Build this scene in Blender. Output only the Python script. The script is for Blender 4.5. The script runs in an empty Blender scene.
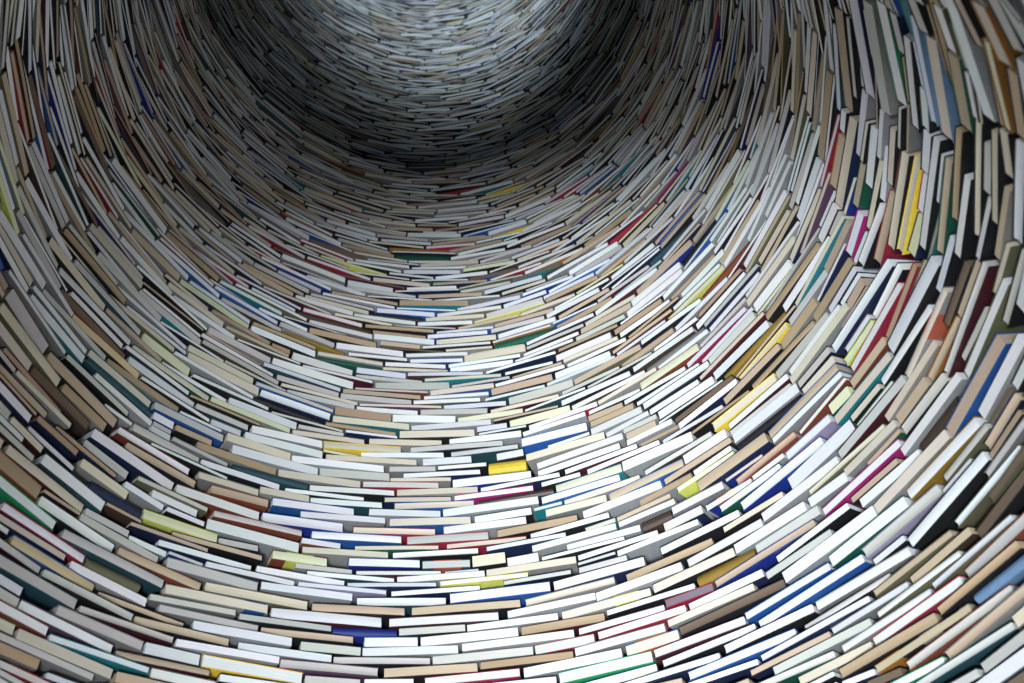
import bpy, math, random
import numpy as np

# ---------------------------------------------------------------- the place
# A round tower of books seen from its doorway, looking up: the books lie flat,
# fore-edges facing in; a mirror closes the tower at the top.
R = 0.85                 # inner radius of the book wall (m)
CAM_H = 1.45             # camera height above the floor
CAM = (0.127 * R, -1.046 * R)
FPX, PITCH, ROLL = 784.137, 0.832, -0.145
Z_MIRROR = 3.66 * R      # mirror, relative to the camera
DOOR_HALF = 0.58         # half opening angle of the doorway
DOOR_TOP = 0.62          # lintel, relative to the camera
rng = random.Random(7)
LINK = bpy.context.scene.collection
cr, sr = math.cos(ROLL), math.sin(ROLL)
cp, sp = math.cos(PITCH), math.sin(PITCH)

def to_wall(x, y):
    """photo pixel -> (angle, height above the camera) on the cylinder of fore-edges"""
    u, v = (x - 512) / FPX, (341.5 - y) / FPX
    u, v = cr * u - sr * v, sr * u + cr * v
    d = (u, cp - v * sp, sp + v * cp)
    cx, cy = CAM[0] / R, CAM[1] / R
    a = d[0] ** 2 + d[1] ** 2
    b = d[0] * cx + d[1] * cy
    c = cx * cx + cy * cy - 1
    q = b * b - a * c
    if q < 0: return None
    t = (-b + math.sqrt(q)) / a
    return math.atan2(cx + t * d[0], cy + t * d[1]), t * d[2] * R

def to_pixel(p):
    """point (height above the camera) -> photo pixel, or None behind the camera"""
    x, y, z = p[0] - CAM[0], p[1] - CAM[1], p[2]
    w = y * cp + z * sp
    if w < 0.05: return None
    u, v = x / w, (z * cp - y * sp) / w
    u, v = cr * u + sr * v, -sr * u + cr * v
    return 512 + u * FPX, 341.5 - v * FPX

PAGE = {'w': (.80, .815, .83), 'p': (.70, .72, .79), 'g': (.58, .57, .54), 'c': (.68, .62, .50), 't': (.54, .425, .31),
        'b': (.46, .34, .22), 'd': (.17, .12, .085), 'l': (.70, .72, .50), 'y': (.66, .52, .32), 'v': (.22, .17, .20)}
COVER = {'w': (.66, .67, .68), 'k': (.012, .012, .014), 'N': (.014, .022, .065), 'V': (.014, .035, .26), 'B': (.025, .11, .38),
         'S': (.17, .29, .46), 't': (.014, .20, .23), 'T': (.024, .075, .095), 'E': (.011, .10, .06), 'G': (.025, .34, .13),
         'l': (.50, .52, .10), 'o': (.15, .145, .08), 'Y': (.72, .50, .05), 'M': (.33, .20, .03), 'O': (.40, .16, .03),
         'R': (.24, .06, .035), 'r': (.36, .025, .055), 'm': (.075, .015, .023), 'P': (.44, .02, .18), 'u': (.11, .055, .105),
         'v': (.33, .28, .42), 'D': (.065, .04, .028), 'g': (.24, .24, .235), 's': (.52, .12, .07)}
for q in 'NVBStTEGoMORrmPuvDgs': COVER[q] = tuple(.74 * x for x in COVER[q])
P_HALL, P_DOOR, EXPOSURE = 570, 17, -0.18

A="""-300 -95 390 270 92 w R;170 45 905 420 88 w u;458 80 1148 379 85 g g;620 110 1354 340 72 g m;415 325 1180 580 70 p t;150 275 900 610 85 c w;-60 275 745 645 62 g w;-200 310 310 530 95 b w;-50 495 480 740 70 g r k@0-.24;-300 60 135 260 80 c o;-100 540 300 760 50 g w;370 620 650 720 66 p k;-100 590 120 720 50 w O;920 625 1480 760 80 t k;915 455 1677 600 66 t m;1157 395 1602 495 105 w k;1400 365 2224 495 66 w w;1065 180 1827 360 75 t k;782 -30 1480 215 60 t k;1262 90 2070 240 72 g g;1537 215 2315 355 82 w w;1100 -20 1875 128 55 g g;1335 -64 2082 95 72 c w B@.76-.97;2149 125 3040 195 92 w m;1897 150 2640 262 60 g k;2070 250 2815 345 72 t k;2640 260 3155 275 75 * V;2385 380 2875 430 80 g k;2890 360 3325 355 82 w B;1895 385 2640 495 66 w w;2217 515 3010 600 82 g u P@0-.1;1610 495 2415 640 100 w Y;2640 510 3425 505 68 g k;2417 655 2870 690 92 g k;2890 690 3295 685 95 w k;1200 600 1720 710 90 w g;1740 640 2400 730 70 w k;3086 205 3967 145 88 w m;3266 115 4140 55 78 t k;2475 75 3220 120 70 t k;3165 275 3705 240 72 g k;2830 35 3550 35 74 w T;3623 5 4354 -90 65 w B;3706 240 4433 160 60 w w;3376 350 4115 255 74 w w;2880 440 3640 415 70 w w;3672 405 4560 290 65 w w;3436 495 4235 420 70 g w;3045 600 3800 555 80 t k;3810 545 4560 455 68 b k;3371 690 4135 600 80 w r;4188 595 4940 445 74 w w;3900 690 4425 650 70 w N;4140 265 4800 155 74 b m;4243 415 4725 320 90 g r;4590 275 5290 80 62 p m;4745 310 5455 100 74 w r;4565 440 5285 235 80 w g;4965 425 5390 285 95 c s B@0-.2,B@.8-1;4440 650 5185 470 80 w G;4550 740 5220 555 80 w N;4950 720 5725 465 65 w N;5255 530 6000 230 65 p k;5195 455 5920 180 74 p m;5395 275 6229 -119 74 d k;5310 212 5990 -85 60 c w;5465 75 6140 -250 52 w N;5275 55 5665 -90 74 v r;4820 135 5524 -87 55 w k;4455 148 5164 -48 70 c w l@.6-.86,k@.88-1;4036 143 4735 -8 56 w w;4171 48 4886 -135 60 c g;4735 0 5418 -246 72 w w;5919 159 6598 -246 66 p B;6022 222 6864 -318 75 w B;6475 72 7230 -365 84 w g;5756 421 6467 87 78 w k;5470 640 6324 280 84 w B;6380 246 7071 -175 55 g k;6054 508 6912 8 70 p N;6600 265 7214 -105 65 p g;5960 610 6600 290 62 t N;6155 590 6920 200 74 g w;6000 720 6635 455 70 g E;6690 415 7389 -50 65 p g;6933 365 7643 -135 88 w r;6690 620 7405 190 95 b k;7452 120 8096 -421 90 b k;6960 580 7707 79 66 t w O@.02-.28,k@.28-.5,k@.7-.9;7266 528 7981 -24 75 g R;7516 477 8303 -175 85 t g;7050 720 7490 500 80 w G;7280 720 8040 215 76 g T;7790 570 8500 30 90 g k;7700 770 8400 270 100 p w;7950 780 8500 420 105 d k;7500 760 7770 610 80 g k;6400 640 6910 380 72 c w;6480 730 6660 650 70 w O;6680 690 6950 590 65 p N;6880 700 7160 590 80 d k;5500 680 6010 510 52 p N;5750 760 5960 680 70 t k;5150 720 5420 660 60 t k"""
B="""105 205 755 605 94 y B;30 -55 690 385 86 w r;-120 -50 530 365 75 c N;-300 -90 80 155 66 w k;-150 120 335 465 70 g m;342 470 1057 853 75 g k;-200 256 616 731 72 g T;564 420 1251 763 78 w w;690 385 1120 590 92 * o;495 170 1295 590 88 g T;330 -120 915 300 98 w k;-60 -310 455 105 84 w G;645 25 1255 385 96 g w;830 90 1610 375 68 p N;945 290 1600 590 80 t R;1325 400 2060 590 94 g g;1649 580 2431 739 75 c o;1260 235 2010 440 60 w N;1630 420 2345 570 60 w k;1040 80 1660 300 58 t N;1367 175 2095 370 64 t k;1140 10 1740 205 88 l l;1050 0 1330 140 56 w N;1270 10 1920 200 55 b w;1340 0 2000 190 58 w w;1735 225 2060 290 52 g N;1700 100 2380 275 60 w w;1700 0 2410 160 64 g R;2085 40 2735 120 84 w V;2475 175 3195 215 64 w B;2390 10 3060 70 50 w w;2805 135 3465 155 55 c r;2815 290 3490 285 50 c E;2405 290 3085 330 55 c w;2165 330 2605 400 74 l l R@0-.25,R@.74-1;2770 385 3390 395 74 w V;3305 420 3740 405 66 g T s@.24-.8;3115 340 3805 312 55 w k;3090 85 3745 70 70 c B;3230 230 3885 185 74 g r;3525 150 4180 65 70 w w;3945 165 4590 45 78 b k;4205 45 4720 -60 50 t r;3545 270 4185 205 50 c r;3860 290 4500 185 54 p N;4210 190 4840 10 62 w k;4230 300 4890 100 60 w w;4505 280 5085 130 66 p w;4300 370 4965 205 46 w k;4590 380 5225 150 64 w k;4900 320 5540 70 60 w w;4590 455 4980 350 60 g k;4395 590 5125 395 80 w N;3870 485 4545 385 50 c w;4000 560 4540 470 45 g k;3495 580 4200 510 52 w l;3155 550 3850 490 58 w w;3110 640 3780 590 52 w N;2825 490 3510 490 46 w m;2435 490 3140 545 60 w T;2040 440 2735 575 60 w w;2755 575 3470 570 46 p N;2365 570 3075 645 46 p v;2075 580 2800 670 64 w w;2350 420 2800 470 40 g w;4975 540 5660 225 75 b k;5250 325 5880 20 78 w k;5745 145 6220 -150 75 c k;5455 405 6055 75 74 g k;5185 620 5835 315 88 c k;5535 540 5990 320 98 * M;5845 310 6400 -40 78 w w;6000 290 6500 -20 84 g w;5680 590 6475 75 84 t V;6165 373 6737 -71 74 w k;5998 556 6610 160 70 g k;6230 524 6944 -16 92 w w;6594 397 7206 -87 94 w E;6853 342 7465 -183 94 g v;6950 655 7560 160 60 t o;7251 218 7832 -456 70 w k;7251 524 7848 -12 46 g k;6976 826 7635 326 58 w o;7395 590 8040 40 64 p o;7665 500 8200 0 78 g R;7800 655 8250 300 62 * S;7746 183 8136 -334 105 d k;7579 103 8096 -508 70 p o"""
C="""55 180 675 650 104 c m;-60 190 305 510 108 b R;-300 -130 35 140 78 c R;-50 -60 280 255 74 g k;-100 -160 185 100 60 w w;100 -70 345 195 74 c m;240 0 600 340 50 p k;300 -80 620 205 70 b N;450 0 930 400 60 b N;420 140 765 480 45 g g;375 260 770 610 74 w T;290 290 720 650 50 p w;670 250 1010 560 70 c w;680 120 1010 400 68 g w;785 75 1365 470 74 w N;960 30 1455 360 70 w R;1010 140 1610 475 74 t k;1200 125 1810 415 50 w k;1060 0 1590 275 70 g g;1595 275 2230 470 74 w k;1510 375 2060 520 76 c g;1670 510 2145 570 78 t R;2065 500 2455 570 60 c w;1410 480 2050 700 70 w R;1090 410 1650 670 46 g o;1210 530 1570 680 70 w w;900 470 1215 640 74 c o;1000 440 1300 640 58 w w;1570 140 2200 350 60 b w;1400 0 1690 130 56 t k;1700 120 2100 260 55 g w;1850 310 2445 480 68 * T;2215 365 2850 465 55 c w;1800 240 2205 355 50 b k;1900 170 2510 345 60 w w;2320 250 3050 325 64 w w;1850 100 2285 235 60 c w;1950 60 2560 225 60 w w;2250 130 2860 215 55 t w;2570 140 3190 175 60 c Y;2000 30 2560 130 60 w w;2320 50 2900 120 50 c o;2545 350 3100 385 64 g w;2590 250 3310 285 55 c w;2465 480 3110 515 60 w k;2265 495 2900 570 46 w k;2465 580 3105 620 64 w T;2165 580 2820 665 74 w B;1960 580 2340 670 70 t k;3170 70 3775 50 68 c k;2935 110 3510 130 55 c w;3570 115 4140 48 55 w w;3225 175 4030 130 60 g k;2870 215 3525 215 50 w w;3580 215 4120 151 50 g T;3360 280 3745 255 60 w w;3090 330 3465 330 58 g g;3515 330 4150 240 55 w w;3200 380 3820 350 54 w N;3880 320 4205 280 78 * Y;3100 420 3640 410 40 c w;2880 460 3490 455 64 g r;3535 460 4225 385 78 w V;3155 520 3795 500 64 c w;2990 570 3590 560 60 c N;3605 560 4240 490 64 w P;3130 630 3770 600 78 c B;3800 590 4395 490 50 * D;3815 500 4450 375 55 w N;3520 670 4275 570 70 w w;4265 370 4925 140 64 w k;4485 360 5065 155 55 w m;4660 355 5240 115 55 w m;4300 470 4615 380 50 w k;4410 490 4940 320 84 c t;4300 590 4925 395 74 w B;4480 600 5080 400 64 c w;4330 680 4820 555 68 c g;4840 560 5435 290 84 t B;4630 690 5250 450 74 w w;4940 370 5100 290 58 g w;4230 255 4610 150 64 c R;4260 312 4950 70 60 w g;4150 245 4800 60 54 c w;4165 118 4620 0 55 w B;4950 310 5500 80 78 w w;5120 380 5655 50 55 g D;5435 260 5770 50 78 w w;5280 450 5810 100 74 t k;5510 375 5815 170 64 w k;5380 500 5830 200 50 w l;5550 480 6090 70 92 t N;5120 580 5480 380 60 b g;5780 360 6310 -80 70 w w;5840 440 6310 50 55 t R;5600 650 5970 430 58 w w V@.05-.25,s@.25-.45,Y@.5-.62,S@.7-.85,P@.85-1;5720 660 6200 310 74 w E;5890 640 6520 90 92 w V;5380 640 5700 480 55 p g;6280 200 6560 -50 46 w v;6270 445 6761 -24 104 p w;6054 723 6658 262 92 w w;6427 524 7015 -24 58 c o;6715 370 7115 -30 58 c w;6430 600 6730 390 78 p w;6540 690 7150 130 75 w P;6755 590 7130 270 64 t k;6830 600 7290 200 78 w w;6985 650 7520 70 75 c w;7210 540 7780 -30 98 w M;7510 410 7850 -10 74 g o;7290 167 7588 -207 98 * D;7820 167 8064 -262 94 t N;7870 580 8250 80 78 d o;7050 380 7280 170 78 w w;7030 300 7400 -130 70 w k"""
R4="""370 590 660 170 54 w w;650 450 890 20 54 t B;400 450 580 220 54 g k;280 400 540 0 44 c w;45 600 360 225 45 g m;20 430 310 70 50 c t;800 390 1017 -20 58 w w;955 250 1100 -50 60 w k"""
R3="""710 640 925 130 54 w o;905 370 1017 -100 50 g w;690 550 825 280 45 g k;610 640 830 40 50 g m;600 370 710 40 54 d k;680 310 850 -60 40 p k;510 660 660 330 50 t O;400 650 610 180 45 c w s@.48-.76;330 470 540 60 58 w w;300 400 420 80 35 b r;110 650 250 460 45 t R;75 570 225 360 35 l l;0 500 310 30 36 w N;20 350 230 20 50 t k;560 190 640 -100 50 p w;850 200 930 -60 45 c o;255 670 520 270 48 w w;110 620 370 160 52 w r"""
R2="""770 690 845 370 40 w k;665 680 730 260 54 w w;575 680 625 170 50 t E;665 500 680 10 45 b k;770 600 770 -50 45 c k;885 520 870 20 45 c k;940 270 895 0 50 c w;880 690 945 330 45 t w;970 680 990 80 45 w w;490 600 550 100 30 w w;370 620 445 200 26 c Y;335 610 385 170 40 c w;260 690 320 360 44 t r;190 550 250 170 44 c w;165 690 265 420 45 w w;80 670 150 450 50 p P;195 320 225 0 50 w w;260 390 285 100 35 w w;305 300 325 0 38 c w;125 430 160 190 40 t E;50 390 95 -20 45 c N;410 300 395 0 36 w w;15 280 50 80 35 t O"""
R1="""262 60 368 520 45 w G;125 20 205 480 50 p N;190 50 300 560 35 g w;40 90 90 560 45 t w;510 210 595 690 50 c S;510 0 640 480 32 b D;650 290 720 690 58 t E;630 0 850 620 45 w w;680 20 800 250 35 t w;750 10 940 360 50 c O;830 220 950 690 40 c O;830 0 960 250 45 g w;880 0 1030 220 32 g w;965 420 1010 690 40 t w;350 -20 410 170 36 * t;420 -10 490 175 36 g w;400 200 440 690 30 w w;440 140 550 650 30 p S;830 320 900 690 35 t w;760 430 800 683 26 c k"""
R5="""430 660 680 430 45 c Y;650 340 890 20 40 c Y;510 530 680 370 40 b k;690 400 975 70 45 g w;530 310 790 -20 58 w k;745 490 1010 170 45 c w;470 670 780 370 50 w m;650 670 1010 310 50 w w;845 565 1060 330 36 t B;840 170 980 0 50 b w;245 330 505 60 40 g w;30 340 330 110 40 w D;0 240 270 65 35 w k;0 160 260 -10 30 t m;300 450 490 310 50 c m;90 480 390 265 35 w k;330 680 490 550 40 b k;0 610 270 480 30 w N;180 620 500 390 30 w k;560 670 740 500 40 g w;690 180 840 0 36 * M;450 260 680 -20 40 g w"""
R6="""500 560 730 190 28 w m;255 410 415 255 35 t w;160 620 400 370 30 w w;40 620 260 435 30 t V;275 435 400 320 25 c B;530 400 650 210 28 w w;420 683 610 465 25 b m;865 680 1040 380 30 c t;650 660 850 300 45 c w;50 210 200 40 22 * P;190 285 305 170 22 * S;555 290 680 60 35 t w;410 330 600 60 30 w w;690 180 740 -20 25 w w;840 610 1000 260 35 b k;930 650 1060 430 35 t w;370 590 520 400 35 c l;340 670 520 450 30 * R"""
L7="""180 10 460 345 45 w t;20 70 290 420 40 c o;-40 100 145 340 40 c w;260 300 620 670 58 t k;345 460 560 690 45 b w;70 0 240 270 68 g o;360 300 690 610 35 g k;510 400 800 680 30 w w;400 220 740 540 48 c t;280 0 440 215 54 g w;590 250 860 500 30 y k;690 390 860 580 50 b w;620 200 910 460 30 w k;460 20 590 165 26 w D;500 10 640 130 45 t w;660 150 925 400 35 c E;640 20 870 245 45 c o;740 30 960 275 30 w w;790 240 980 400 44 l o;880 275 1060 420 26 w w;170 380 480 690 58 d D;30 260 340 600 40 b m;-20 330 260 620 45 t k;90 390 370 680 30 c w"""
L8="""285 10 490 345 40 w k;275 215 510 540 35 b k;260 90 505 425 30 b w;0 80 85 280 35 l l;240 260 465 590 45 w w;545 430 760 690 30 p k;525 460 690 645 40 g w;460 120 700 450 30 w w;535 110 735 375 35 w r;640 480 870 690 40 g w;690 100 880 350 45 w w;120 0 220 230 45 t w;60 0 145 240 45 g w;690 0 870 260 40 t w;790 310 930 480 26 w B;870 400 1040 550 26 w r;740 0 950 235 40 t R;880 0 1030 160 26 p k;570 0 680 130 35 g E;380 90 610 460 44 d k;420 0 520 180 40 t m;110 300 250 600 30 p w;20 240 130 480 26 w w;215 430 330 683 45 g w;720 470 940 700 30 w w;770 390 920 590 40 t w"""
SETS=[(A,0,597,7.945),(B,0,512,7.945),(C,0,427,7.945),(R4,832,342,5.333),(R3,832,256,5.333),(R2,832,128,5.333),(R1,832,0,5.333),(R5,640,299,5.333),(R6,640,171,5.333),(L7,0,299,5.333),(L8,0,171,5.333)]
HINTS = [(497,319,'l','l',0),(573,315,'w','B',0),(595,267,'w','B',0),(645,215,'c','r',1),(599,278,'t','O',0),(440,308,'w','B',0),(447,382,'c','t',0),(447,391,'c','B',0),(547,265,'w','O',0),(588,347,'w','u',0),(629,326,'b','k',0),(503,233,'y','Y',1),(503,228,'w','B',0),(395,248,'t','O',1),(350,259,'w','r',0),(350,274,'w','r',0),(362,270,'l','l',0),(306,280,'w','V',0),(328,235,'b','R',0),(440,361,'w','V',0),(495,339,'w','O',0),(391,348,'d','k',0),(369,426,'c','t',0),(442,282,'w','E',0),(336,382,'w','E',0),(540,360,'w','N',0),(365,177,'l','o',1),(485,187,'c','r',1),(510,190,'t','Y',1)]
class Book:
    __slots__ = ('a', 'b', 'za', 'zb', 't', 'page', 'cover', 'spine', 'traced', 'off', 'W', 'area', 'mid', 'yaw', 'hard', 'gap', 'patch')
    # a, b: arc positions of the two ends (m); za, zb: heights of the mid-line at the ends
    def z(self, s): return self.za + (self.zb - self.za) * (s - self.a) / (self.b - self.a)
    def m(self): return (self.zb - self.za) / (self.b - self.a)
    def L(self): return self.b - self.a

def make(a, za, b, zb, t, page, cover, spine=False, traced=False):
    k = Book()
    k.a, k.b, k.za, k.zb, k.t = a, b, za, zb, t
    k.page, k.cover, k.spine, k.traced, k.patch = page, cover, spine, traced, ''
    return k

traced = []
for S, ox, oy, k in SETS:
    for e in S.split(';'):
        p = e.split()
        x, y = ox + (float(p[0]) + float(p[2])) / 2 / k, oy + (float(p[1]) + float(p[3])) / 2 / k
        if S in (R5, R6, L8) or (S is L7 and y < 299 + x * .75) or (S is R3 and x - 832 < (384 - y) * .35):
            if 0 < x < 1024: HINTS.append((x, y, p[5] if p[5] != '*' else 'c', p[6], p[5] == '*'))
            continue
        p = e.split()
        x1, y1, x2, y2, t = [float(q) for q in p[:5]]
        x1, x2, y1, y2, t = ox + x1 / k, ox + x2 / k, oy + y1 / k, oy + y2 / k, t / k
        q1, q2 = to_wall(x1, y1), to_wall(x2, y2)
        mx, my, dx, dy = (x1 + x2) / 2, (y1 + y2) / 2, x2 - x1, y2 - y1
        l = math.hypot(dx, dy)
        u1, u2 = to_wall(mx + dy / l * t / 2, my - dx / l * t / 2), to_wall(mx - dy / l * t / 2, my + dx / l * t / 2)
        if None in (q1, q2, u1, u2): continue
        if q1[0] > q2[0]: q1, q2 = q2, q1
        a, b = q1[0] * R, q2[0] * R
        m = (q2[1] - q1[1]) / (b - a)
        th = abs((u1[1] - u2[1]) - m * (u1[0] - u2[0]) * R)
        zc = (q1[1] + q2[1]) / 2
        L = b - a
        m = max(-.11, min(.11, m))
        if L > .27: b -= (L - .27) / 2; a += (L - .27) / 2
        traced.append(make(a, zc - m * (b - a) / 2, b, zc + m * (b - a) / 2, max(.009, min(.046, th)), p[5] if p[5] != '*' else 'c', p[6], p[5] == '*', True))
        if S in (R1, R2, R3) and p[6] == 'w' and len(traced) % 5 in (0, 2, 3): traced[-1].cover = 'k'  # black cover swapped in to paint the dark shade lines between these books
        traced[-1].patch = p[7] if len(p) > 7 else ''

def worth(k):
    return k.L() * k.t * (4 if k.spine or k.patch or k.cover in 'YMPGVOS' else 1)

# settle the traced books so that none runs into another
def settle(books, rounds=60):
    for it in range(rounds):
        books.sort(key=lambda k: k.za)
        n, bad = len(books), 0
        A = np.array([(k.a, k.b, min(k.za, k.zb) - k.t / 2, max(k.za, k.zb) + k.t / 2) for k in books])
        gone = set()
        for i in range(n):
            if i in gone: continue
            p = books[i]
            near = np.nonzero((A[:, 0] < p.b + .001) & (A[:, 1] > p.a - .001) & (A[:, 2] < A[i, 3] + .001) & (A[:, 3] > A[i, 2] - .001))[0]
            for j in near:
                if j <= i or j in gone or i in gone: continue
                q = books[j]
                lo, hi = max(p.a, q.a), min(p.b, q.b)
                if hi - lo < -.0012: continue
                g0, g1 = q.z(lo) - p.z(lo), q.z(hi) - p.z(hi)
                need = (p.t + q.t) / 2 + .0006
                gap = min(abs(g0), abs(g1)) - need if g0 * g1 > 0 else -need
                if gap >= 0: continue
                bad += 1
                pen, o = -gap, hi - lo
                small = min(p.t, q.t)
                if o < .28 * min(p.L(), q.L()) and pen > .3 * small:       # end to end: trim the ends
                    cut = o / 2 + .0012
                    l, r = (p, q) if p.a + p.b < q.a + q.b else (q, p)
                    nb, na = l.b - cut, r.a + cut
                    l.zb = l.z(nb); l.b = nb
                    r.za = r.z(na); r.a = na
                    for k, x in ((l, i), (r, j)):
                        if k.L() < .05: gone.add(i if k is p else j)
                elif pen > .62 * small and it < 6:                          # the same book twice
                    gone.add(j if worth(q) < worth(p) else i)
                else:
                    up, dn = (q, p) if g0 + g1 > 0 else (p, q)
                    sh = pen * .26
                    up.za += sh; up.zb += sh; dn.za -= sh; dn.zb -= sh
                    p.t -= pen * .26; q.t -= pen * .26
                    # ease the two slopes towards each other
                    d = (up.m() - dn.m()) * .12
                    for k, s in ((up, -d), (dn, d)):
                        k.za -= s * k.L() / 2; k.zb += s * k.L() / 2
                    if p.t < .007: gone.add(i)
                    if q.t < .007: gone.add(j)
        if gone: books[:] = [k for x, k in enumerate(books) if x not in gone]
        if not bad: break
    return bad
left_over = settle(traced)

def clash(p, pool, ends=.0024, pad=.0010):
    """the first book of `pool` that `p` would run into"""
    for q in pool:
        if q is p or q.a > p.b + ends or q.b < p.a - ends: continue
        lo, hi = max(p.a, q.a), min(p.b, q.b)
        if lo > hi: lo = hi = (lo + hi) / 2
        g0, g1 = q.z(lo) - p.z(lo), q.z(hi) - p.z(hi)
        need = (p.t + q.t) / 2 + pad
        if g0 * g1 <= 0 or min(abs(g0), abs(g1)) < need - 1e-6: return q
    return None
for p in sorted(traced, key=worth):      # what still runs into a neighbour goes
    if clash(p, traced, .0010, .0003): traced.remove(p)

def grow(p, pool):
    """close the gaps round a book: longer by up to 16 mm at each end, thicker by up to 8 mm"""
    near_ = [q for q in pool if q is not p and q.a < p.b + .04 and q.b > p.a - .04 and abs(q.z((q.a + q.b) / 2) - p.z((p.a + p.b) / 2)) < .09]
    for side in (0, 1):
        for n in range(8):
            if p.L() > .25: break
            old = (p.a, p.b, p.za, p.zb)
            if side: nb = p.b + .002; p.zb = p.z(nb); p.b = nb
            else: na = p.a - .002; p.za = p.z(na); p.a = na
            if clash(p, near_, p.gap): p.a, p.b, p.za, p.zb = old; break
    for side in (-1, 1):
        for n in range(9 if side < 0 else 4):
            if p.t > .040: break
            old = (p.za, p.zb, p.t)
            p.t += .0005; p.za += side * .00025; p.zb += side * .00025
            if clash(p, near_): p.za, p.zb, p.t = old; break
for p in traced: p.gap = rng.uniform(.003, .008)
for p in sorted(traced, key=lambda k: min(k.za, k.zb)): grow(p, traced)

# ------------------------------------------------- fill the rest of the wall
DS, DZ = .004, .002
S0 = -math.pi * R
NS = int(2 * math.pi * R / DS)
ZB, ZT = -CAM_H, Z_MIRROR - .004
NZ = int((ZT - ZB) / DZ)
occ = np.zeros((NS, NZ), bool)
sc = S0 + (np.arange(NS) + .5) * DS
def mark(k, pad=.0010):
    i0, i1 = int(math.floor((k.a - .0012 - S0) / DS)), int(math.ceil((k.b + .0012 - S0) / DS))
    for i in range(max(0, i0), min(NS, i1)):
        z = k.z(min(max(sc[i], k.a), k.b)); h = k.t / 2 + pad + abs(k.m()) * DS / 2
        occ[i, max(0, int((z - h - ZB) / DZ)):min(NZ, int(math.ceil((z + h - ZB) / DZ)))] = True
for k in traced: mark(k)
top, bot = np.full(NS, np.nan), np.full(NS, np.nan)
for i in range(NS):
    w = np.nonzero(occ[i])[0]
    if len(w) > 30: top[i], bot[i] = ZB + (w[-1] + 1) * DZ, ZB + w[0] * DZ
ok = np.nonzero(~np.isnan(top))[0]
top = np.interp(np.arange(NS), ok, top[ok]); bot = np.interp(np.arange(NS), ok, bot[ok])
door = np.abs(sc) > (math.pi - DOOR_HALF) * R
bot[door] = DOOR_TOP
top[door] = np.maximum(DOOR_TOP, 0)
bot = np.minimum(bot, top)

PG = 'w' * 19 + 'p' * 6 + 'g' * 8 + 'c' * 8 + 't' * 6 + 'b' * 3 + 'dl'
CV = 'w' * 12 + 'k' * 17 + 'g' * 5 + 'NNNNN' + 'mmmDDDTTooRrBEtVu'
def dress(k, s, z):
    k.page = rng.choice(PG); k.cover = rng.choice(CV); k.spine = rng.random() < .025
    if k.spine and k.cover in 'wlGYP': k.cover = rng.choice('kNTEDomgBM')
    return k

filled = []
# holes left between the traced books
NSL = [0.0, .03, -.03, .06, -.06]
for jz in range(NZ):
    z0 = ZB + jz * DZ
    free = (~occ[:, jz]) & (z0 > bot) & (z0 < top - .008)
    i = 0
    while i < NS:
        if not free[i]: i += 1; continue
        e = i
        while e < NS and free[e]: e += 1
        if (e - i) * DS >= .08:
            best = None
            for m in NSL:
                for n in {min(e - i, int(rng.uniform(.13, .24) / DS)), min(e - i, 16)}:
                    if n * DS < .075: continue
                    for st in {i, e - n}:
                        zz = [int(round((z0 + m * (c + .5 - (0 if m >= 0 else n)) * DS - ZB) / DZ)) + 0 for c in range(n)]
                        H = 99
                        for c in range(n):
                            col = occ[st + c]; j = zz[c]; h = 0
                            while j + h < NZ and h < 24 and not col[j + h]: h += 1
                            H = min(H, h)
                            if H < 5: break
                        if H >= 5:
                            sc_ = n * min(H, 14)
                            if best is None or sc_ > best[0]: best = (sc_, st, n, m, H)
            if best:
                _, st, n, m, H = best
                H = H * DZ - .0016
                t = H if H < .034 else rng.uniform(.014, min(.028, H - .012))
                a, b = S0 + st * DS + .002, S0 + (st + n) * DS - .002
                zl = z0 + .0008 + t / 2 + (m * DS * .5 if m >= 0 else -m * n * DS)
                k = dress(make(a, zl, b, zl + m * (b - a), t, 'w', 'w'), a, z0)
                filled.append(k); mark(k)
                free = (~occ[:, jz]) & (z0 > bot) & (z0 < top - .008)
                e = max(i + 1, st + n if st == i else i + 1)
                i = i + 1
                continue
        i = e

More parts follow.
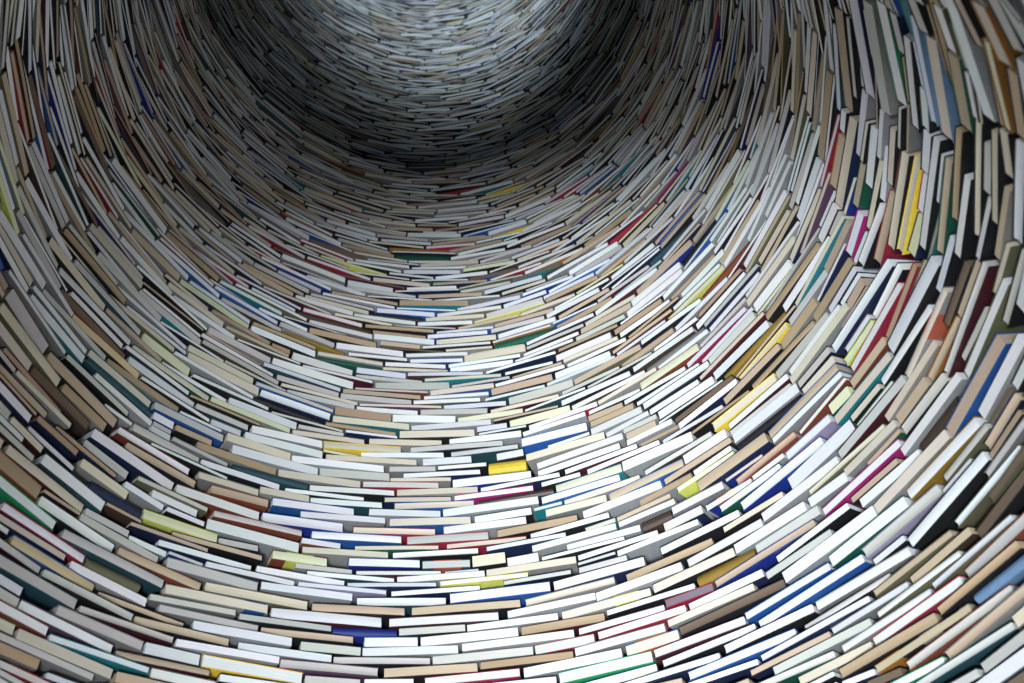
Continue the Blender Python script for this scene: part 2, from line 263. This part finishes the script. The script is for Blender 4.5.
def skyline():
    t = top.copy()
    for i in range(NS):
        w = np.nonzero(occ[i])[0]
        if len(w): t[i] = max(t[i], ZB + (w[-1] + 1) * DZ)
    return t
def deposit(h, allowed, limit, sign, pitch):
    """lay course after course on the profile h, every book resting on the two highest points under it"""
    out = []
    H = np.where(allowed, h, 9e9).astype(float)
    level = float(np.min(H))
    while level < limit - .006:
        level = min(level + pitch, limit)
        i = 0
        while i < NS:
            if H[i] > level - .011: i += 1; continue
            e = i
            while e < NS and H[e] <= level - .009: e += 1
            i0 = i
            i = e + 1
            run = e - i0
            if run < 13: continue
            st = i0
            first = True
            while e - st >= 13:
                L = rng.choice((.165, .19, .2, .205, .21, .21, .215, .225, .24, .25)) * rng.uniform(.96, 1.04)
                n = int(L / DS)
                if first and run > 150: n = int(n * rng.uniform(.45, 1)); first = False
                left = e - st - n
                if left < 0: n = e - st
                elif left < 16: n = e - st if e - st < 64 else (e - st) // 2
                cs = np.arange(st, st + n)
                prof, x = H[cs], sc[cs]
                q = max(2, n // 3)
                ia, ib = int(np.argmax(prof[:q])), n - q + int(np.argmax(prof[-q:]))
                m = max(-.055, min(.055, (prof[ib] - prof[ia]) / (x[ib] - x[ia]) + rng.uniform(-.008, .008)))
                z0 = float(np.max(prof - m * (x - x[0]))) + .0011
                mid = z0 + m * (x[-1] - x[0]) / 2
                t = max(.0095, min(.046, level - mid + rng.gauss(0, .0045)))
                top_ = max(z0 + t, z0 + t + m * (x[-1] - x[0]))
                if top_ > limit: t -= top_ - limit
                if t < .009 or n < 12: st += n; continue
                a, b = x[0] - DS / 2 + rng.uniform(.0012, .005), x[-1] + DS / 2 - rng.uniform(.0012, .006)
                za = z0 + t / 2 + m * (a - x[0]); zb = z0 + t / 2 + m * (b - x[0])
                k = make(a, sign * za, b, sign * zb, t, 'w', 'w')
                dress(k, a, za)
                out.append(k)
                H[cs] = z0 + t + m * (x - x[0])
                st += n
    return out
up = deposit(skyline(), np.ones(NS, bool), ZT, 1, .0235)
down = deposit(-bot, ~door, CAM_H - .002, -1, .026)
taken = set()
for jj, (x, y, pg, cv, sn) in enumerate(HINTS):
    q = to_wall(x, y)
    if q is None: continue
    s = q[0] * R
    best = min((k for k in up if id(k) not in taken and k.a - .05 < s < k.b + .05), key=lambda k: abs(k.z(s) - q[1]) + max(0, k.a - s, s - k.b), default=None)
    if best is not None: best.page, best.cover, best.spine = pg, cv, bool(sn); taken.add(id(best))
books = traced + filled + up + down
print('BOOKS traced %d (unsettled %d) filled %d up %d down %d' % (len(traced), left_over, len(filled), len(up), len(down)))
for k in books:
    k.off = rng.uniform(-.002, .004)
    k.W = max(.10, min(.165, k.L() * rng.uniform(.62, .76)))
    k.yaw = rng.uniform(-.016, .016)
    k.hard = (k.cover != 'w' or bool(k.patch)) and (k.traced or rng.random() < .8)

def frame(k):
    """origin (bottom centre of the fore-edge) and axes of a book, heights above the floor"""
    th1, th2 = k.a / R, k.b / R
    tm, half = (th1 + th2) / 2, (th2 - th1) / 2
    r = (R + k.off) * math.cos(half)
    L = 2 * R * math.sin(half)
    ca, sa = math.cos(tm + k.yaw), math.sin(tm + k.yaw)
    m = (k.zb - k.za) / L
    c, s = 1 / math.hypot(1, m), m / math.hypot(1, m)
    X = np.array([ca * c, -sa * c, s]); Y = np.array([sa, ca, 0.]); Z = np.array([-ca * s, sa * s, c])
    o = np.array([r * math.sin(tm), r * math.cos(tm), (k.za + k.zb) / 2 + CAM_H]) - Z * k.t / 2
    return o, X, Y, Z, L * math.hypot(1, m)

# no book may run into another: test the real boxes, and slim, shorten or leave out what does
from mathutils.bvhtree import BVHTree
BOX = [(0, 1, 3, 2), (4, 6, 7, 5), (0, 4, 5, 1), (2, 3, 7, 6), (0, 2, 6, 4), (1, 5, 7, 3)]
def box(k):
    o, X, Y, Z, L = frame(k)
    v = [tuple(o + X * L * u + Y * y + Z * z) for u in (-.5, .5) for y in (0, k.W) for z in (0, k.t)]
    return BVHTree.FromPolygons(v, BOX)
def tidy(books):
    cells = {}
    def keys(k):
        return {(int(s // .15), int(z // .04)) for s in np.linspace(k.a, k.b, 4) for z in (k.z(s) - k.t / 2 - .002, k.z(s) + k.t / 2 + .002)}
    for k in books:
        for c in keys(k): cells.setdefault(c, []).append(k)
    tree = {id(k): box(k) for k in books}
    gone = set()
    for k in books:
        near_ = {id(q): q for c in keys(k) for q in cells.get(c, ()) if q is not k}
        for q in near_.values():
            if id(k) in gone or id(q) in gone: continue
            if q.a > k.b + .004 or q.b < k.a - .004: continue
            for n in range(12):
                if not tree[id(k)].overlap(tree[id(q)]): break
                p = min((k, q), key=lambda b: (b.traced, b.L() * b.t))
                if n == 11 or p.t < .0075: gone.add(id(p)); break
                lo, hi = max(k.a, q.a), min(k.b, q.b)
                if hi - lo < .012:                      # ends
                    na, nb = (p.a, p.b - .0015) if (p.a + p.b < k.a + k.b or p.a + p.b < q.a + q.b) else (p.a + .0015, p.b)
                    p.za, p.zb, p.a, p.b = p.z(na), p.z(nb), na, nb
                else: p.t -= .0007
                tree[id(p)] = box(p)
    return [k for k in books if id(k) not in gone], len(gone)
books, n_gone = tidy(books)
print('left out for want of room:', n_gone)

# how large each book shows in the photo's frame
for k in books:
    o, X, Y, Z, L = frame(k)
    px, n_in = [], 0
    for u in (-.5, -.25, 0, .25, .5):
        for v in (0, .5, 1):
            p = o + X * L * u + Z * k.t * v
            q = to_pixel((p[0], p[1], p[2] - CAM_H))
            px.append(q)
            if q and 0 <= q[0] < 1024 and 0 <= q[1] < 683: n_in += 1
    k.area, k.mid = 0., px[7]
    if n_in and None not in px:
        c = [px[0], px[12], px[14], px[2]]
        k.area = abs(sum(c[i][0] * c[i - 3][1] - c[i - 3][0] * c[i][1] for i in range(4))) / 2 * n_in / 15
ranked = sorted((k for k in books if k.area > 0), key=lambda k: -k.area)
near, rest = ranked[:300], set(id(k) for k in ranked[:300])
far = [k for k in books if id(k) not in rest]

# ---------------------------------------------------------------- materials
def nodes(name):
    m = bpy.data.materials.new(name); m.use_nodes = True
    nt = m.node_tree; b = nt.nodes['Principled BSDF']
    return m, nt, b
def attr_material(name, rough, stripes):
    m, nt, b = nodes(name)
    at = nt.nodes.new('ShaderNodeAttribute'); at.attribute_name = 'tint'
    uv = nt.nodes.new('ShaderNodeUVMap'); uv.uv_map = 'sheet'
    mp = nt.nodes.new('ShaderNodeMapping'); mp.inputs['Scale'].default_value = (9, 1100, 1) if stripes else (60, 60, 1)
    no = nt.nodes.new('ShaderNodeTexNoise'); no.inputs['Scale'].default_value = 1; no.inputs['Detail'].default_value = 3
    rp = nt.nodes.new('ShaderNodeMapRange')
    rp.inputs['From Min'].default_value = .3; rp.inputs['From Max'].default_value = .7
    rp.inputs['To Min'].default_value = .82 if stripes else .9; rp.inputs['To Max'].default_value = 1.06
    mx = nt.nodes.new('ShaderNodeMix'); mx.data_type = 'RGBA'; mx.blend_type = 'MULTIPLY'; mx.inputs[0].default_value = 1
    L = nt.links.new
    L(uv.outputs[0], mp.inputs[0]); L(mp.outputs[0], no.inputs['Vector']); L(no.outputs[0], rp.inputs[0])
    L(at.outputs['Color'], mx.inputs[6]); L(rp.outputs[0], mx.inputs[7]); L(mx.outputs[2], b.inputs['Base Color'])
    b.inputs['Roughness'].default_value = rough
    b.inputs['Specular IOR Level'].default_value = .2 if stripes else .4
    return m
M_page = attr_material('page_edges', .9, True)
M_cover = attr_material('book_cover', .5, False)

# ---------------------------------------------------------------- book shapes
class Geo:
    def __init__(s): s.v, s.f, s.c, s.m, s.uv = [], [], [], [], []
    def prism(s, prof, x0, x1, col, mat, fr=None, cap=True):
        """a profile in (y, z) drawn out along x"""
        n, b = len(prof), len(s.v)
        for x in (x0, x1):
            for y, z in prof: s.v.append((x, y, z))
        for i in range(n):
            j = (i + 1) % n
            s.f.append((b + i, b + j, b + n + j, b + n + i))
        s.f.append(tuple(b + i for i in reversed(range(n))))
        s.f.append(tuple(b + n + i for i in range(n)))
        s.c += [col] * (n + 2); s.m += [mat] * (n + 2)
    def mesh(s, name, mats):
        me = bpy.data.meshes.new(name)
        v = np.array(s.v)
        me.from_pydata([tuple(q) for q in s.v], [], s.f)
        loops = np.fromiter((l.vertex_index for l in me.loops), int, len(me.loops))
        per = np.repeat(np.arange(len(s.f)), [len(f) for f in s.f])
        col = np.ones((len(loops), 4), np.float32); col[:, :3] = np.array(s.c)[per]
        ca = me.color_attributes.new('tint', 'FLOAT_COLOR', 'CORNER'); ca.data.foreach_set('color', col.ravel())
        uvl = me.uv_layers.new(name='sheet')
        uv = np.array(s.uv)[loops] if s.uv else np.stack([v[loops, 0] + v[loops, 1] * .4, v[loops, 2]], 1)
        uvl.data.foreach_set('uv', uv.astype(np.float32).ravel())
        for m in mats: me.materials.append(m)
        me.polygons.foreach_set('material_index', np.array(s.m, np.int32))
        me.update()
        return me

def vary(c, r, amt=.10):
    g = 1 + r.uniform(-amt, amt)
    return tuple(max(0, min(.95, x * g * (1 + r.uniform(-.035, .035)))) for x in c)

def shapes(k, L, fine):
    """(cover profiles, page profile) of one book; local x along the fore-edge, y into the wall, z up"""
    t, W = k.t, k.W
    r = random.Random(int(k.a * 1e5) * 31 + int(k.za * 1e5))
    pc, cc = vary(PAGE[k.page], r), vary(COVER[k.cover], r, .15)
    if k.cover == 'w': cc = tuple(.14 * x + .20 * y for x, y in zip(pc, cc))  # pale cover darkened: the shade of its underside is put into the colour
    cover, page = [], []
    if k.spine:
        n = 6 if fine else 3
        bulge = min(.006, t * .25)
        arc = [(bulge * (1 - math.sin(math.pi * i / n)), t * i / n) for i in range(n + 1)]
        cover.append(([*arc, (W, t), (W, t - .0018), (bulge + .003, t - .0018), (bulge + .003, .0018), (W, .0018), (W, 0)][::-1], -L / 2, L / 2, cc))
        page.append(([(bulge + .0034, .002), (W - .003, .002), (W - .003, t - .002), (bulge + .0034, t - .002)], -L / 2 + .002, L / 2 - .002))
        return cover, page, cc, pc
    hard = k.hard and t > .010
    b = min(.0016, t * .085) if hard else .0006
    inset, e = (r.uniform(.001, .002), .002) if hard else (.0002, .0002)
    # boards and spine in one piece, like a U lying on its side
    prof = [(0, 0), (W, 0), (W, t), (0, t), (0, t - b), (W - b, t - b), (W - b, b), (0, b)]
    at = 0.
    for q in filter(None, k.patch.split(',')):               # a cover printed in more than one colour
        c2, span = q.split('@'); f0, f1 = [float(x) for x in span.split('-')]
        if f0 > at: cover.append((prof, -L / 2 + L * at, -L / 2 + L * f0, cc))
        cover.append((prof, -L / 2 + L * f0, -L / 2 + L * f1, COVER[c2])); at = f1
    if at < 1: cover.append((prof, -L / 2 + L * at, L / 2, cc))
    dish = r.choice((0, 0, .0012, .002, -.0012)) if (fine and hard) else 0
    n = 4 if dish else 1
    fe = [(inset + dish * math.sin(math.pi * i / n), b + .0001 + (t - 2 * b - .0002) * i / n) for i in range(n + 1)]
    page.append(([(W - b - .0002, b + .0001), (W - b - .0002, t - b - .0001), *fe[::-1]], -L / 2 + e, L / 2 - e))
    return cover, page, cc, pc

def place(o, me, parent=None):
    ob = bpy.data.objects.new(o, me); LINK.objects.link(ob)
    if parent: ob.parent = parent
    return ob

from mathutils import Matrix
LABELS = {}
#@LABELS@
# one label for each book: its look first, then the landmark book it lies by, then its place
PW = {'w': 'white', 'p': 'bluish-white', 'g': 'grey', 'c': 'cream', 't': 'tan', 'b': 'light-brown', 'd': 'dark-brown', 'l': 'pale-lime', 'y': 'sandy', 'v': 'dark-mauve'}
CW = {'w': 'grey', 'k': 'black', 'N': 'navy', 'V': 'royal-blue', 'B': 'bright-blue', 'S': 'light-blue', 't': 'teal', 'T': 'dark-teal', 'E': 'dark-green', 'G': 'bright-green',
      'l': 'lime', 'o': 'olive', 'Y': 'yellow', 'M': 'mustard', 'O': 'orange', 'R': 'brick-red', 'r': 'crimson', 'm': 'maroon', 'P': 'magenta', 'u': 'plum', 'v': 'lavender',
      'D': 'brown', 'g': 'dark-grey', 's': 'orange-red'}
def trio(k): return ('', k.cover, True) if k.spine else (k.page, k.cover, k.patch)
def size(k): return 'thin ' if k.t < .0135 else 'thick ' if k.t > .027 else ''
def look(k):
    if k.spine: return size(k) + 'book turned spine inward, its spine ' + CW[k.cover]
    return '%s%s-paged book in %s %s cover' % (size(k), PW[k.page], 'an' if CW[k.cover][0] in 'o' else 'a', CW[k.cover]) + (' with %s patches' % CW[k.patch[0]] if k.patch else '')
def short(k):
    if k.spine: return 'the %s spine' % CW[k.cover]
    return 'the %s-covered %s-paged book' % (CW[k.patch[0]] + '-patched ' + CW[k.cover] if k.patch else CW[k.cover], PW[k.page])
def zone(k):
    x, y = k.mid
    h = 'at the left edge' if x < 120 else 'left of the middle' if x < 350 else 'in the middle' if x < 560 else 'right of the middle' if x < 780 else 'towards the right edge' if x < 920 else 'at the right edge'
    v = 'along the bottom' if y > 605 else 'low down' if y > 515 else 'below mid-height' if y > 400 else 'above mid-height' if y > 260 else 'high up'
    return v + ' ' + h
def steep(k):
    q1 = frame(k)
    p = [to_pixel((q1[0] + q1[1] * q1[4] * u) - np.array([0, 0, CAM_H])) for u in (-.5, .5)]
    if None in p: return True
    return abs(p[1][1] - p[0][1]) > abs(p[1][0] - p[0][0]) * .8
n_trio, n_tz, n_look = {}, {}, {}
for k in near:
    n_trio[trio(k)] = n_trio.get(trio(k), 0) + 1
    n_tz[(trio(k), zone(k))] = n_tz.get((trio(k), zone(k)), 0) + 1
PLAIN = 'wkg'
marks = [k for k in near if n_trio[trio(k)] == 1]
zmarks = [k for k in near if n_trio[trio(k)] > 1 and n_tz[(trio(k), zone(k))] == 1 and k.cover not in PLAIN]
is_near = {id(k) for k in near}
pool = [k for k in books if k.area > 0 or id(k) in is_near]
taken_labels = set()
def give(k, text):
    text = text[0].lower() + text[1:]
    if id(k) in LABELS or text.lower() in taken_labels or len(text.split()) > 16: return False
    LABELS[id(k)] = text; taken_labels.add(text.lower()); return True
for k in marks: give(k, look(k) + ', ' + zone(k))
ORD = ['', 'second ', 'third ', 'fourth ']
def relations(m):
    """(cost, book, words) for the books round a landmark"""
    out, st = [], steep(m)
    inw, outw = ('on the tunnel side of', 'on the near side of') if st else ('above', 'below')
    s = (m.a + m.b) / 2
    col = sorted((k for k in pool if k.a <= s <= k.b), key=lambda k: k.z(s))
    if m in col:
        i = col.index(m)
        for d in range(1, 5):
            for j, w in ((i + d, inw), (i - d, outw)):
                if 0 <= j < len(col) and id(col[j]) in is_near:
                    out.append((d, col[j], ('directly %s ' % w if d == 1 else '%sbook %s the middle of ' % (ORD[d - 1], w)) if d == 1 else '%sbook %s ' % (ORD[d - 1], w)))
    for side in (0, 1):
        cur = m
        for d in range(1, 4):
            end, z = (cur.b, cur.zb) if side else (cur.a, cur.za)
            nxt = [k for k in pool if k is not cur and abs(((k.a if side else k.b)) - end) < .03 and abs((k.za if side else k.zb) - z) < (k.t + cur.t) * .42]
            if len(nxt) != 1: break
            cur = nxt[0]
            if id(cur) in is_near:
                up = side == 1 if m.mid[0] > 512 else side == 0
                w = ('at the upper end of' if up else 'at the lower end of') if st else ('right of' if side else 'left of')
                out.append((d + .3, cur, ('next book ' if d == 1 else ORD[d - 1] + 'book ') + w + ' '))
    return out
cands = []
for m in marks:
    for c, k, w in relations(m): cands.append((c, k, look(k) + ', ' + w + short(m)))
for c, k, t in sorted(cands, key=lambda q: q[0]): give(k, t)
for k in near:
    if id(k) not in LABELS and n_tz[(trio(k), zone(k))] == 1: give(k, look(k) + ', ' + zone(k))
cands = []
for m in zmarks:
    if not LABELS.get(id(m), '').endswith(zone(m)): continue
    for c, k, w in relations(m): cands.append((c, k, look(k) + ', ' + w + short(m) + ' ' + zone(m)))
for c, k, t in sorted(cands, key=lambda q: q[0]): give(k, t)
def brief(k):
    return 'spine-in %s book' % CW[k.cover] if k.spine else '%s-covered %s book' % (CW[k.cover], PW[k.page])
def between(k):
    s = (k.a + k.b) / 2
    col = sorted((q for q in pool if q.a <= s <= q.b), key=lambda q: q.z(s))
    if k not in col: return None
    i = col.index(k)
    if not 0 < i < len(col) - 1 or id(col[i - 1]) not in is_near or id(col[i + 1]) not in is_near: return None
    up, dn = ('inward', 'outward') if steep(k) else ('above', 'below')
    return '%s%s-covered %s-paged book between a %s %s and a %s %s' % (size(k), CW[k.cover], PW[k.page], brief(col[i + 1]), up, brief(col[i - 1]), dn)
tells = {}
for k in near:
    if not k.spine: tells.setdefault(between(k), []).append(k)
for t, lot in tells.items():
    if t and len(lot) == 1: give(lot[0], t.replace('a olive', 'an olive').replace('a orange', 'an orange'))
for k in near:                                   # only its place tells it apart
    if id(k) in LABELS: continue
    x, y = k.mid
    def part(f, n): return ['a tenth', 'a fifth', 'three tenths', 'two fifths', 'half', 'three fifths', 'seven tenths', 'four fifths', 'nine tenths'][max(0, min(8, int(round(f * 10)) - 1))]
    base = '%s, %s across and %s down' % (look(k), part(x / 1024, 10), part(y / 683, 10))
    same = sorted((q for q in near if id(q) not in LABELS and q is not k and look(q) == look(k) and part(q.mid[0] / 1024, 10) == part(x / 1024, 10) and part(q.mid[1] / 683, 10) == part(y / 683, 10)), key=lambda q: -q.mid[1])
    if not same and give(k, base + ' the picture'): continue
    lot = sorted(same + [k], key=lambda q: -q.mid[1])
    for i, q in enumerate(lot):
        w = ['lowest', 'second lowest', 'third lowest', 'fourth lowest', 'fifth lowest', 'sixth lowest'][min(i, 5)]
        if not give(q, '%s such %s, %s across, %s down' % (w, look(q), part(x / 1024, 10), part(y / 683, 10))):
            give(q, '%s, %d%% across and %d%% down' % (look(q), round(q.mid[0] / 10.24), round(q.mid[1] / 6.83)))
GROUP = 'books laid flat in the round tower wall'
for k in near:
    o, X, Y, Z, L = frame(k)
    e = bpy.data.objects.new('book', None); LINK.objects.link(e)
    e.empty_display_size = .03
    e.matrix_world = Matrix(((X[0], Y[0], Z[0], o[0]), (X[1], Y[1], Z[1], o[1]), (X[2], Y[2], Z[2], o[2]), (0, 0, 0, 1)))
    e['label'] = LABELS.get(id(k), 'book'); e['category'] = 'book'; e['group'] = GROUP
    cov, pag, cc, pc = shapes(k, L, True)
    g = Geo()
    for pr, x0, x1, c_ in cov: g.prism(pr, x0, x1, c_, 0)
    c = place('cover', g.mesh('cover', [M_cover]), e)
    md = c.modifiers.new('soft', 'BEVEL'); md.width = .0004; md.segments = 1; md.limit_method = 'ANGLE'
    g = Geo()
    for pr, x0, x1 in pag: g.prism(pr, x0, x1, pc, 0)
    place('page_block', g.mesh('page_block', [M_page]), e)

# the thousands that show smaller, as one mass
V, F, CO, MI, UV = [], [], [], [], []
g = Geo()
for k in far:
    o, X, Y, Z, L = frame(k)
    cov, pag, cc, pc = shapes(k, L, False)
    h = Geo()
    for pr, x0, x1, c_ in cov: h.prism(pr, x0, x1, c_, 0)
    for pr, x0, x1 in pag: h.prism(pr, x0, x1, pc, 1)
    v = np.array(h.v); b = len(g.v)
    w = o + v[:, :1] * X + v[:, 1:2] * Y + v[:, 2:] * Z
    ou, ov = rng.uniform(0, 50), rng.uniform(0, 5)
    g.uv += [(q[0] + q[1] * .4 + ou, q[2] + ov) for q in h.v]
    g.v += [tuple(q) for q in w]
    g.f += [tuple(b + i for i in f) for f in h.f]
    g.c += h.c; g.m += h.m
mass = place('book_wall', g.mesh('book_wall', [M_cover, M_page]))
mass['kind'] = 'stuff'; mass['category'] = 'books'
mass['label'] = 'countless smaller-looking books stacked flat up the round tower towards its dark top'

# ---------------------------------------------------------------- the setting
def simple(name, col, rough, metal=0):
    m, nt, b = nodes(name)
    no = nt.nodes.new('ShaderNodeTexNoise'); no.inputs['Scale'].default_value = 12
    mx = nt.nodes.new('ShaderNodeMix'); mx.data_type = 'RGBA'
    mx.inputs[6].default_value = (*[x * .94 for x in col], 1); mx.inputs[7].default_value = (*col, 1)
    nt.links.new(no.outputs[0], mx.inputs[0]); nt.links.new(mx.outputs[2], b.inputs['Base Color'])
    b.inputs['Roughness'].default_value = rough; b.inputs['Metallic'].default_value = metal
    return m
M_shell = simple('dark_board', (.03, .028, .026), .9)
M_floor = simple('pale_floor', (.55, .55, .55), .5)
M_mirror = simple('mirror', (.50, .56, .60), .03, 1)

def structure(name, v, f, m):
    me = bpy.data.meshes.new(name); me.from_pydata(v, [], f); me.update(); me.materials.append(m)
    o = place(name, me); o['kind'] = 'structure'; return o
H = Z_MIRROR + CAM_H
RS = 1.05
N = 96
dth = DOOR_HALF - .03
v, f = [], []
zs = [0, DOOR_TOP + CAM_H - .03, H + .05]
th = [-(math.pi - dth) + 2 * (math.pi - dth) * i / N for i in range(N + 1)]
for r_ in (RS, RS + .03):
    for z in zs:
        for a in th: v.append((r_ * math.sin(a), r_ * math.cos(a), z))
n = N + 1
for s_ in (0, 3 * n):
    for j in (0, 1):
        for i in range(N):
            q = s_ + j * n + i
            f.append((q, q + 1, q + n + 1, q + n) if s_ else (q, q + n, q + n + 1, q + 1))
b = len(v)
K = 16
for r_ in (RS, RS + .03):
    for z in zs[1:]:
        for i in range(K + 1):
            a = (math.pi - dth) + 2 * dth * i / K
            v.append((r_ * math.sin(a), r_ * math.cos(a), z))
for s_ in (0, 2 * (K + 1)):
    for i in range(K):
        q = b + s_ + i
        f.append((q, q + 1, q + K + 2, q + K + 1))
structure('wall_round', v, f, M_shell)

def ring_slab(name, r0, r1, z0, z1, a0, a1, m, K=24):
    v, f = [], []
    for i in range(K + 1):
        a = a0 + (a1 - a0) * i / K
        for r_, z in ((r0, z0), (r1, z0), (r1, z1), (r0, z1)): v.append((r_ * math.sin(a), r_ * math.cos(a), z))
    for i in range(K):
        for j in range(4): f.append((4 * i + j, 4 * i + (j + 1) % 4, 4 * i + 4 + (j + 1) % 4, 4 * i + 4 + j))
    f += [(3, 2, 1, 0), (4 * K, 4 * K + 1, 4 * K + 2, 4 * K + 3)]
    return structure(name, v, f, m)
ring_slab('trim_1', R + .004, RS - .001, DOOR_TOP + CAM_H - .03, DOOR_TOP + CAM_H - .0005, math.pi - DOOR_HALF, math.pi + DOOR_HALF, M_shell)
for i_, s_ in ((2, -1), (3, 1)):
    a = s_ * (math.pi - DOOR_HALF)
    ring_slab('trim_%d' % i_, R + .004, RS - .001, 0, DOOR_TOP + CAM_H - .031, *sorted((a + s_ * .008, a + s_ * .030)), M_shell, 2)
def disc(name, r_, z0, z1, m):
    v = [(r_ * math.sin(2 * math.pi * i / 96), r_ * math.cos(2 * math.pi * i / 96), z) for z in (z0, z1) for i in range(96)]
    f = [tuple(range(96)), tuple(reversed(range(96, 192)))] + [(i, i + 96, (i + 1) % 96 + 96, (i + 1) % 96) for i in range(96)]
    return structure(name, v, f, m)
disc('ceiling', RS - .002, H, H + .02, M_mirror)
structure('floor', [(-3, -4, 0), (3, -4, 0), (3, 2, 0), (-3, 2, 0), (-3, -4, -.05), (3, -4, -.05), (3, 2, -.05), (-3, 2, -.05)],
          [(0, 1, 2, 3), (7, 6, 5, 4), (0, 4, 5, 1), (1, 5, 6, 2), (2, 6, 7, 3), (3, 7, 4, 0)], M_floor)

# ---------------------------------------------------------------- light
def area(name, loc, rot, sx, sy, power, col, shape='RECTANGLE'):
    l = bpy.data.lights.new(name, 'AREA'); l.shape = shape; l.size = sx
    if shape in ('RECTANGLE', 'ELLIPSE'): l.size_y = sy
    l.energy = power; l.color = col
    o = bpy.data.objects.new(name, l); LINK.objects.link(o); o.location = loc; o.rotation_euler = rot
    return o
area('hall_light', (-.40, -2.56, .10), (math.radians(180 - 8), 0, 0), 1.7, .75, P_HALL, (.87, .945, 1))
area('doorway_daylight', (0, -1.25, 1.02), (math.radians(90), 0, 0), .95, 2.0, P_DOOR, (.87, .945, 1))
w = bpy.data.worlds.new('hall'); bpy.context.scene.world = w; w.use_nodes = True
w.node_tree.nodes['Background'].inputs[0].default_value = (.8, .9, 1, 1)
w.node_tree.nodes['Background'].inputs[1].default_value = .08

# ---------------------------------------------------------------- camera
cam = bpy.data.cameras.new('camera'); cam.sensor_width = 36; cam.lens = FPX * 36 / 1024
cam.clip_start = .02; cam.clip_end = 60
cam.dof.use_dof = True; cam.dof.focus_distance = 1.95; cam.dof.aperture_fstop = cam.lens / 1000 / .007
co = bpy.data.objects.new('camera', cam); LINK.objects.link(co)
r_ = np.array([cr, sr * -sp, sr * cp]); u_ = np.array([-sr, cr * -sp, cr * cp]); f_ = np.array([0, cp, sp])
co.matrix_world = Matrix(((r_[0], u_[0], -f_[0], CAM[0]), (r_[1], u_[1], -f_[1], CAM[1]), (r_[2], u_[2], -f_[2], CAM_H), (0, 0, 0, 1)))
S = bpy.context.scene
S.camera = co
S.view_settings.view_transform = 'Standard'; S.view_settings.look = 'None'
S.view_settings.gamma = 1; S.view_settings.use_curve_mapping = False
S.view_settings.exposure = EXPOSURE
S.cycles.use_denoising = True
S.cycles.max_bounces = 10; S.cycles.diffuse_bounces = 6; S.cycles.glossy_bounces = 4
